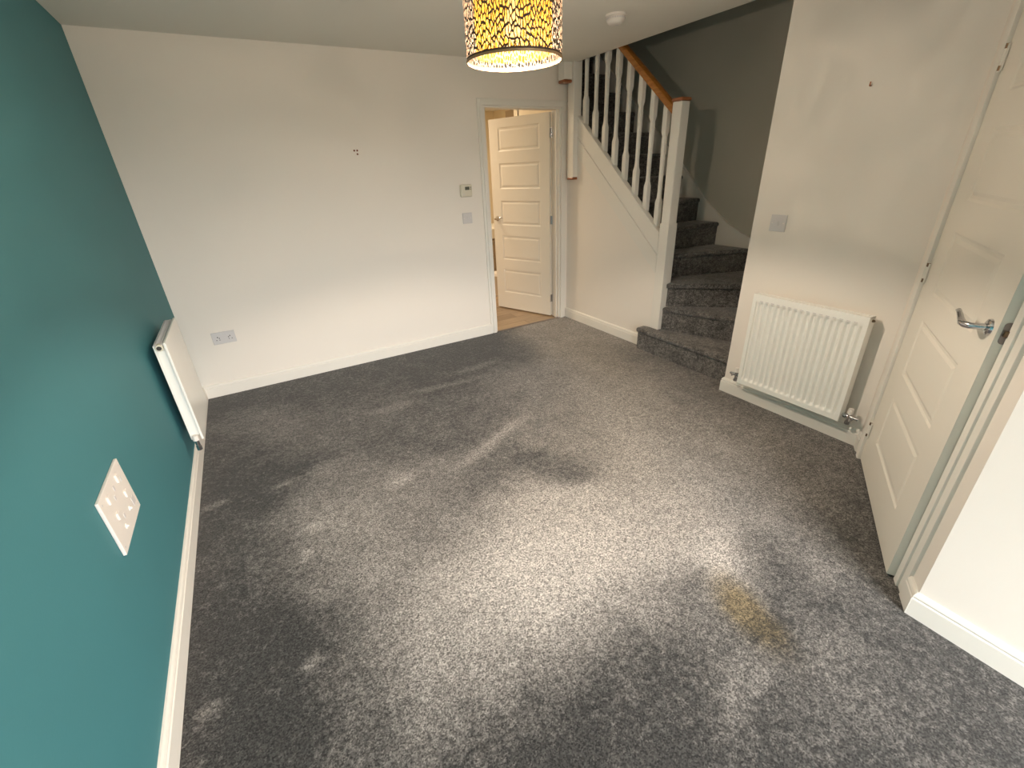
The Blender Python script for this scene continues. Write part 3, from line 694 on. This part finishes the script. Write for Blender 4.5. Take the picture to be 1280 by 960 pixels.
# wall fixings left in the plaster
def fixing(x, z, r, i, lab, loc=None, rot=0):
    bm = B(); lathe(bm, [(r*.45, .002), (r*.5, -.001), (r, -.0022), (r*1.05, -.0006)], 14, 'y')
    o = obj('wall_plug', bm, M['plug'] if i else M['brass'], None, True); o.location = loc or (x, 0, z); o.rotation_euler = (0, 0, rot)
    return tag(o, lab, 'wall plug')
f3 = ['tiny brown wall plug, upper left of the three on the back wall', 'tiny brown wall plug, upper right of the three on the back wall', 'tiny brown wall plug, lowest of the three on the back wall']
for (x, z), l in zip(((1.448, 1.672), (1.470, 1.672), (1.468, 1.648)), f3): fixing(x, z, .0065, 1, l)['group'] = 'wall plugs on the back wall'
# hooked screw in the right wall
bm = B(); tube(bm, [(X2+.001, -2.576, 1.775), (X2-.012, -2.576, 1.775), (X2-.015, -2.577, 1.779), (X2-.015, -2.578, 1.790)], .003, 10)
tag(obj('screw_hook', bm, M['cap'], None, True), 'small dark screw hook high on the right-hand wall', 'hook')

# smoke alarm
t = thing('smoke_alarm', 'round white smoke alarm on the ceiling near the stair opening', 'smoke alarm', (2.835, -1.275, H))
bm = B(); lathe(bm, [(.0, -.014), (.056, -.014), (.062, -.010), (.062, -.0005)], 48); obj('base_plate', bm, M['plastic'], t, True)
bm = B(); lathe(bm, [(0, -.050), (.026, -.050), (.045, -.044), (.053, -.034), (.055, -.024), (.052, -.0145)], 48); bd = obj('casing', bm, M['plastic'], t, True)
bm = B()
for k in range(24):
    a = 2*math.pi*k/24; m_ = Matrix.Rotation(a, 4, 'Z'); box(bm, .0525, .0555, -.005, .005, -.026, -.018, mx=m_)
obj('vent_slots', bm, M['plate'], bd)
bm = B(); lathe(bm, [(0, -.0515), (.010, -.0515), (.011, -.0485)], 20, c=(.012, .0, 0)); obj('test_button', bm, M['plate'], bd, True)

# ------------------------------------------------------------ pendant lamp
LX, LY, LZ, LR, LH = 1.510, -2.262, 1.826, .162, .262
def shade_mat():
    m = bpy.data.materials.new('perforated_shade'); m.use_nodes = True; nt = m.node_tree; L = nt.links.new; N = nt.nodes.new
    b = nt.nodes['Principled BSDF']; out = nt.nodes['Material Output']
    b.inputs['Base Color'].default_value = (*lin((66, 50, 34)), 1); b.inputs['Roughness'].default_value = .6
    uv = N('ShaderNodeTexCoord')
    def cell(scale, rot, sq):
        mp = N('ShaderNodeMapping'); mp.inputs['Rotation'].default_value = (0, 0, rot); mp.inputs['Scale'].default_value = (scale, scale*sq, 1)
        n = N('ShaderNodeTexNoise'); n.inputs['Scale'].default_value = 40; L(uv.outputs['UV'], n.inputs['Vector'])
        mixv = N('ShaderNodeVectorMath'); mixv.operation = 'MULTIPLY_ADD'; L(n.outputs['Color'], mixv.inputs[0]); mixv.inputs[1].default_value = (.010, .010, 0); L(uv.outputs['UV'], mixv.inputs[2])
        L(mixv.outputs[0], mp.inputs[0])
        v = N('ShaderNodeTexVoronoi'); v.voronoi_dimensions = '2D'; v.feature = 'DISTANCE_TO_EDGE'; v.inputs['Scale'].default_value = 1; L(mp.outputs[0], v.inputs['Vector'])
        return v.outputs['Distance']
    # UV is in metres round the drum / up the drum; leaf-shaped slots about 5 x 18 mm
    d = cell(105, .12, .40)
    gt = N('ShaderNodeMath'); gt.operation = 'GREATER_THAN'; gt.inputs[1].default_value = .15; L(d, gt.inputs[0])
    sep = N('ShaderNodeSeparateXYZ'); L(uv.outputs['UV'], sep.inputs[0])
    def band(lo, hi):
        a = N('ShaderNodeMath'); a.operation = 'GREATER_THAN'; a.inputs[1].default_value = lo; L(sep.outputs['Y'], a.inputs[0])
        c = N('ShaderNodeMath'); c.operation = 'LESS_THAN'; c.inputs[1].default_value = hi; L(sep.outputs['Y'], c.inputs[0])
        r = N('ShaderNodeMath'); r.operation = 'MULTIPLY'; L(a.outputs[0], r.inputs[0]); L(c.outputs[0], r.inputs[1]); return r.outputs[0]
    hole = N('ShaderNodeMath'); hole.operation = 'MULTIPLY'; L(gt.outputs[0], hole.inputs[0]); L(band(.010, LH-.010), hole.inputs[1])
    tr = N('ShaderNodeBsdfTransparent'); mx = N('ShaderNodeMixShader'); L(hole.outputs[0], mx.inputs[0]); L(b.outputs[0], mx.inputs[1]); L(tr.outputs[0], mx.inputs[2]); L(mx.outputs[0], out.inputs['Surface'])
    return m
def diffuser_mat():
    m = bpy.data.materials.new('yellow_lamp_diffuser'); m.use_nodes = True; nt = m.node_tree; L = nt.links.new; N = nt.nodes.new
    nt.nodes.clear(); out = N('ShaderNodeOutputMaterial'); d = N('ShaderNodeBsdfDiffuse'); t = N('ShaderNodeBsdfTranslucent'); mx = N('ShaderNodeMixShader')
    d.inputs[0].default_value = (.085, .042, .0035, 1); t.inputs[0].default_value = (.048, .022, .0012, 1); mx.inputs[0].default_value = .5
    L(d.outputs[0], mx.inputs[1]); L(t.outputs[0], mx.inputs[2])
    tr = N('ShaderNodeBsdfTransparent'); m2 = N('ShaderNodeMixShader'); m2.inputs[0].default_value = .55     # sheer weave
    tr.inputs[0].default_value = (1, .96, .90, 1)
    L(mx.outputs[0], m2.inputs[1]); L(tr.outputs[0], m2.inputs[2]); L(m2.outputs[0], out.inputs[0]); return m
def drum(name, r, z0, z1, m, parent, th=.0012):
    bm = B(); n = 96; uvl = bm.loops.layers.uv.new('UVMap')
    def wall(rr):
        lo = [bm.verts.new((rr*math.cos(2*math.pi*k/n), rr*math.sin(2*math.pi*k/n), z0)) for k in range(n)]
        hi = [bm.verts.new((v.co.x, v.co.y, z1)) for v in lo]
        for k in range(n):
            f = bm.faces.new((lo[k], lo[(k+1) % n], hi[(k+1) % n], hi[k]))
            for lp, (a, b_) in zip(f.loops, ((k, 0), (k+1, 0), (k+1, 1), (k, 1))): lp[uvl].uv = (a/n*2*math.pi*r, b_*(z1-z0))
    wall(r)
    me = bpy.data.meshes.new(name); bm.to_mesh(me); bm.free(); me.materials.append(m)
    for p in me.polygons: p.use_smooth = True
    o = bpy.data.objects.new(name, me); C.objects.link(o); o.parent = parent; return o
t = thing('pendant_lamp', 'ceiling pendant lamp with perforated drum shade, lit yellow inside', 'lamp', (LX, LY, H))
dz = LZ-H
sh = drum('lamp_shade', LR, dz, dz+LH, shade_mat(), t); sh['label'] = 'perforated taupe metal drum'
M['rim'] = mat('shade_rim', (170, 140, 104), .4, metal=.3)
for zz in (dz, dz+LH):
    bm = B(); lathe(bm, [(LR-.002, zz-.0025), (LR+.0018, zz-.0025), (LR+.0018, zz+.004), (LR-.002, zz+.004)], 96, closed=True); obj('shade_rim', bm, M['rim'], sh, True)
dif = drum('diffuser', LR*.79, dz+.016, dz+LH-.01, diffuser_mat(), t); dif['label'] = 'glowing yellow inner drum'
bm = B()
for k in range(3):
    a = 2*math.pi*k/3+.4; tube(bm, [(.02*math.cos(a), .02*math.sin(a), dz+LH-.012), ((LR-.001)*math.cos(a), (LR-.001)*math.sin(a), dz+LH-.012)], .0018, 8)
lathe(bm, [(.021, dz+LH-.014), (.025, dz+LH-.014), (.025, dz+LH-.010), (.021, dz+LH-.010)], 32, closed=True)
obj('shade_carrier', bm, M['chrome'], t, True)
bm = B(); lathe(bm, [(.0, dz+LH+.03), (.012, dz+LH+.03), (.020, dz+LH+.01), (.020, dz+LH-.045), (.0, dz+LH-.045)], 24); obj('lamp_holder', bm, M['plastic'], t, True)
bm = B(); tube(bm, [(0, 0, dz+LH+.028), (0, 0, -.024)], .0032, 10); obj('cord', bm, M['plastic'], t, True)
bm = B(); lathe(bm, [(0, -.026), (.02, -.026), (.036, -.018), (.041, -.0005)], 32); obj('ceiling_rose', bm, M['plastic'], t, True)
bulb_m = bpy.data.materials.new('lit_clear_bulb'); bulb_m.use_nodes = True; nt = bulb_m.node_tree; nt.nodes.clear()
bo, bt, be, ba = [nt.nodes.new(n) for n in ('ShaderNodeOutputMaterial', 'ShaderNodeBsdfTransparent', 'ShaderNodeEmission', 'ShaderNodeAddShader')]
be.inputs[0].default_value = (1, .72, .4, 1); be.inputs[1].default_value = .5
nt.links.new(bt.outputs[0], ba.inputs[0]); nt.links.new(be.outputs[0], ba.inputs[1]); nt.links.new(ba.outputs[0], bo.inputs['Surface'])
bm = B(); lathe(bm, [(0, dz+.058), (.012, dz+.059), (.024, dz+.067), (.030, dz+.086), (.0285, dz+.105), (.020, dz+.130), (.013, dz+.150), (.013, dz+LH-.045)], 32); obj('bulb', bm, bulb_m, t, True)
l = bpy.data.lights.new('pendant_light', 'POINT'); l.energy = LAMP_W; l.color = (1, .83, .67); l.shadow_soft_size = .014
lo = bpy.data.objects.new('pendant_light', l); C.objects.link(lo); lo.location = (LX, LY, LZ+.088)

# ------------------------------------------------------------ kitchen glimpses
t = thing('kitchen_cabinet', 'taupe kitchen drawer unit glimpsed through the gap beside the open door', 'cabinet', (3.25, 1.62, -.004))
bm = B(); box(bm, 0, .95, .03, .6, .09, .68); box(bm, .02, .95, .08, .6, 0, .09); obj('body', bm, M['cabinet'], t)
for k, (za, zb) in enumerate(((.10, .27), (.28, .47), (.48, .665))):
    bm = B(); box(bm, .004, .94, .008, .03, za, zb, .003); dr = obj('drawer', bm, M['cabinet'], t)
    bm = B(); tube(bm, [(.10, .008, zb-.045), (.10, -.012, zb-.045), (.24, -.012, zb-.045), (.24, .008, zb-.045)], .005, 10); obj('drawer_handle', bm, M['chrome'], dr, True)
bm = B(); box(bm, 3.24, 4.22, 1.61, 2.22, .6765, .80, .004)
tag(obj('worktop', bm, M['worktop']), 'thick pale worktop on the kitchen drawer unit', 'worktop')
t = thing('wall_cabinet', 'tan box high in the kitchen above the open door', 'cabinet', (4.06, 1.93, 1.93))
bm = B(); box(bm, 0, .28, 0, .27, 0, .28, .003); obj('body', bm, M['cabinet'], t); bm = B(); box(bm, -.018, 0, .004, .266, .004, .276, .003); obj('door', bm, M['cabinet'], t)
t = thing('pedal_bin', 'white bin on the wood floor, sliver seen beside the open door', 'bin', (3.30, 1.32, -.004))
bm = B(); lathe(bm, [(0, .012), (.075, .012), (.105, .26), (.102, .262), (0, .262)], 32); obj('body', bm, M['plastic'], t, True)
bm = B(); lathe(bm, [(.106, .258), (.108, .27), (.09, .30), (0, .312)], 32); obj('lid', bm, M['plastic'], t, True)
bm = B(); lathe(bm, [(0, 0), (.078, 0), (.08, .016), (0, .016)], 32); obj('foot', bm, M['plate'], t, True)
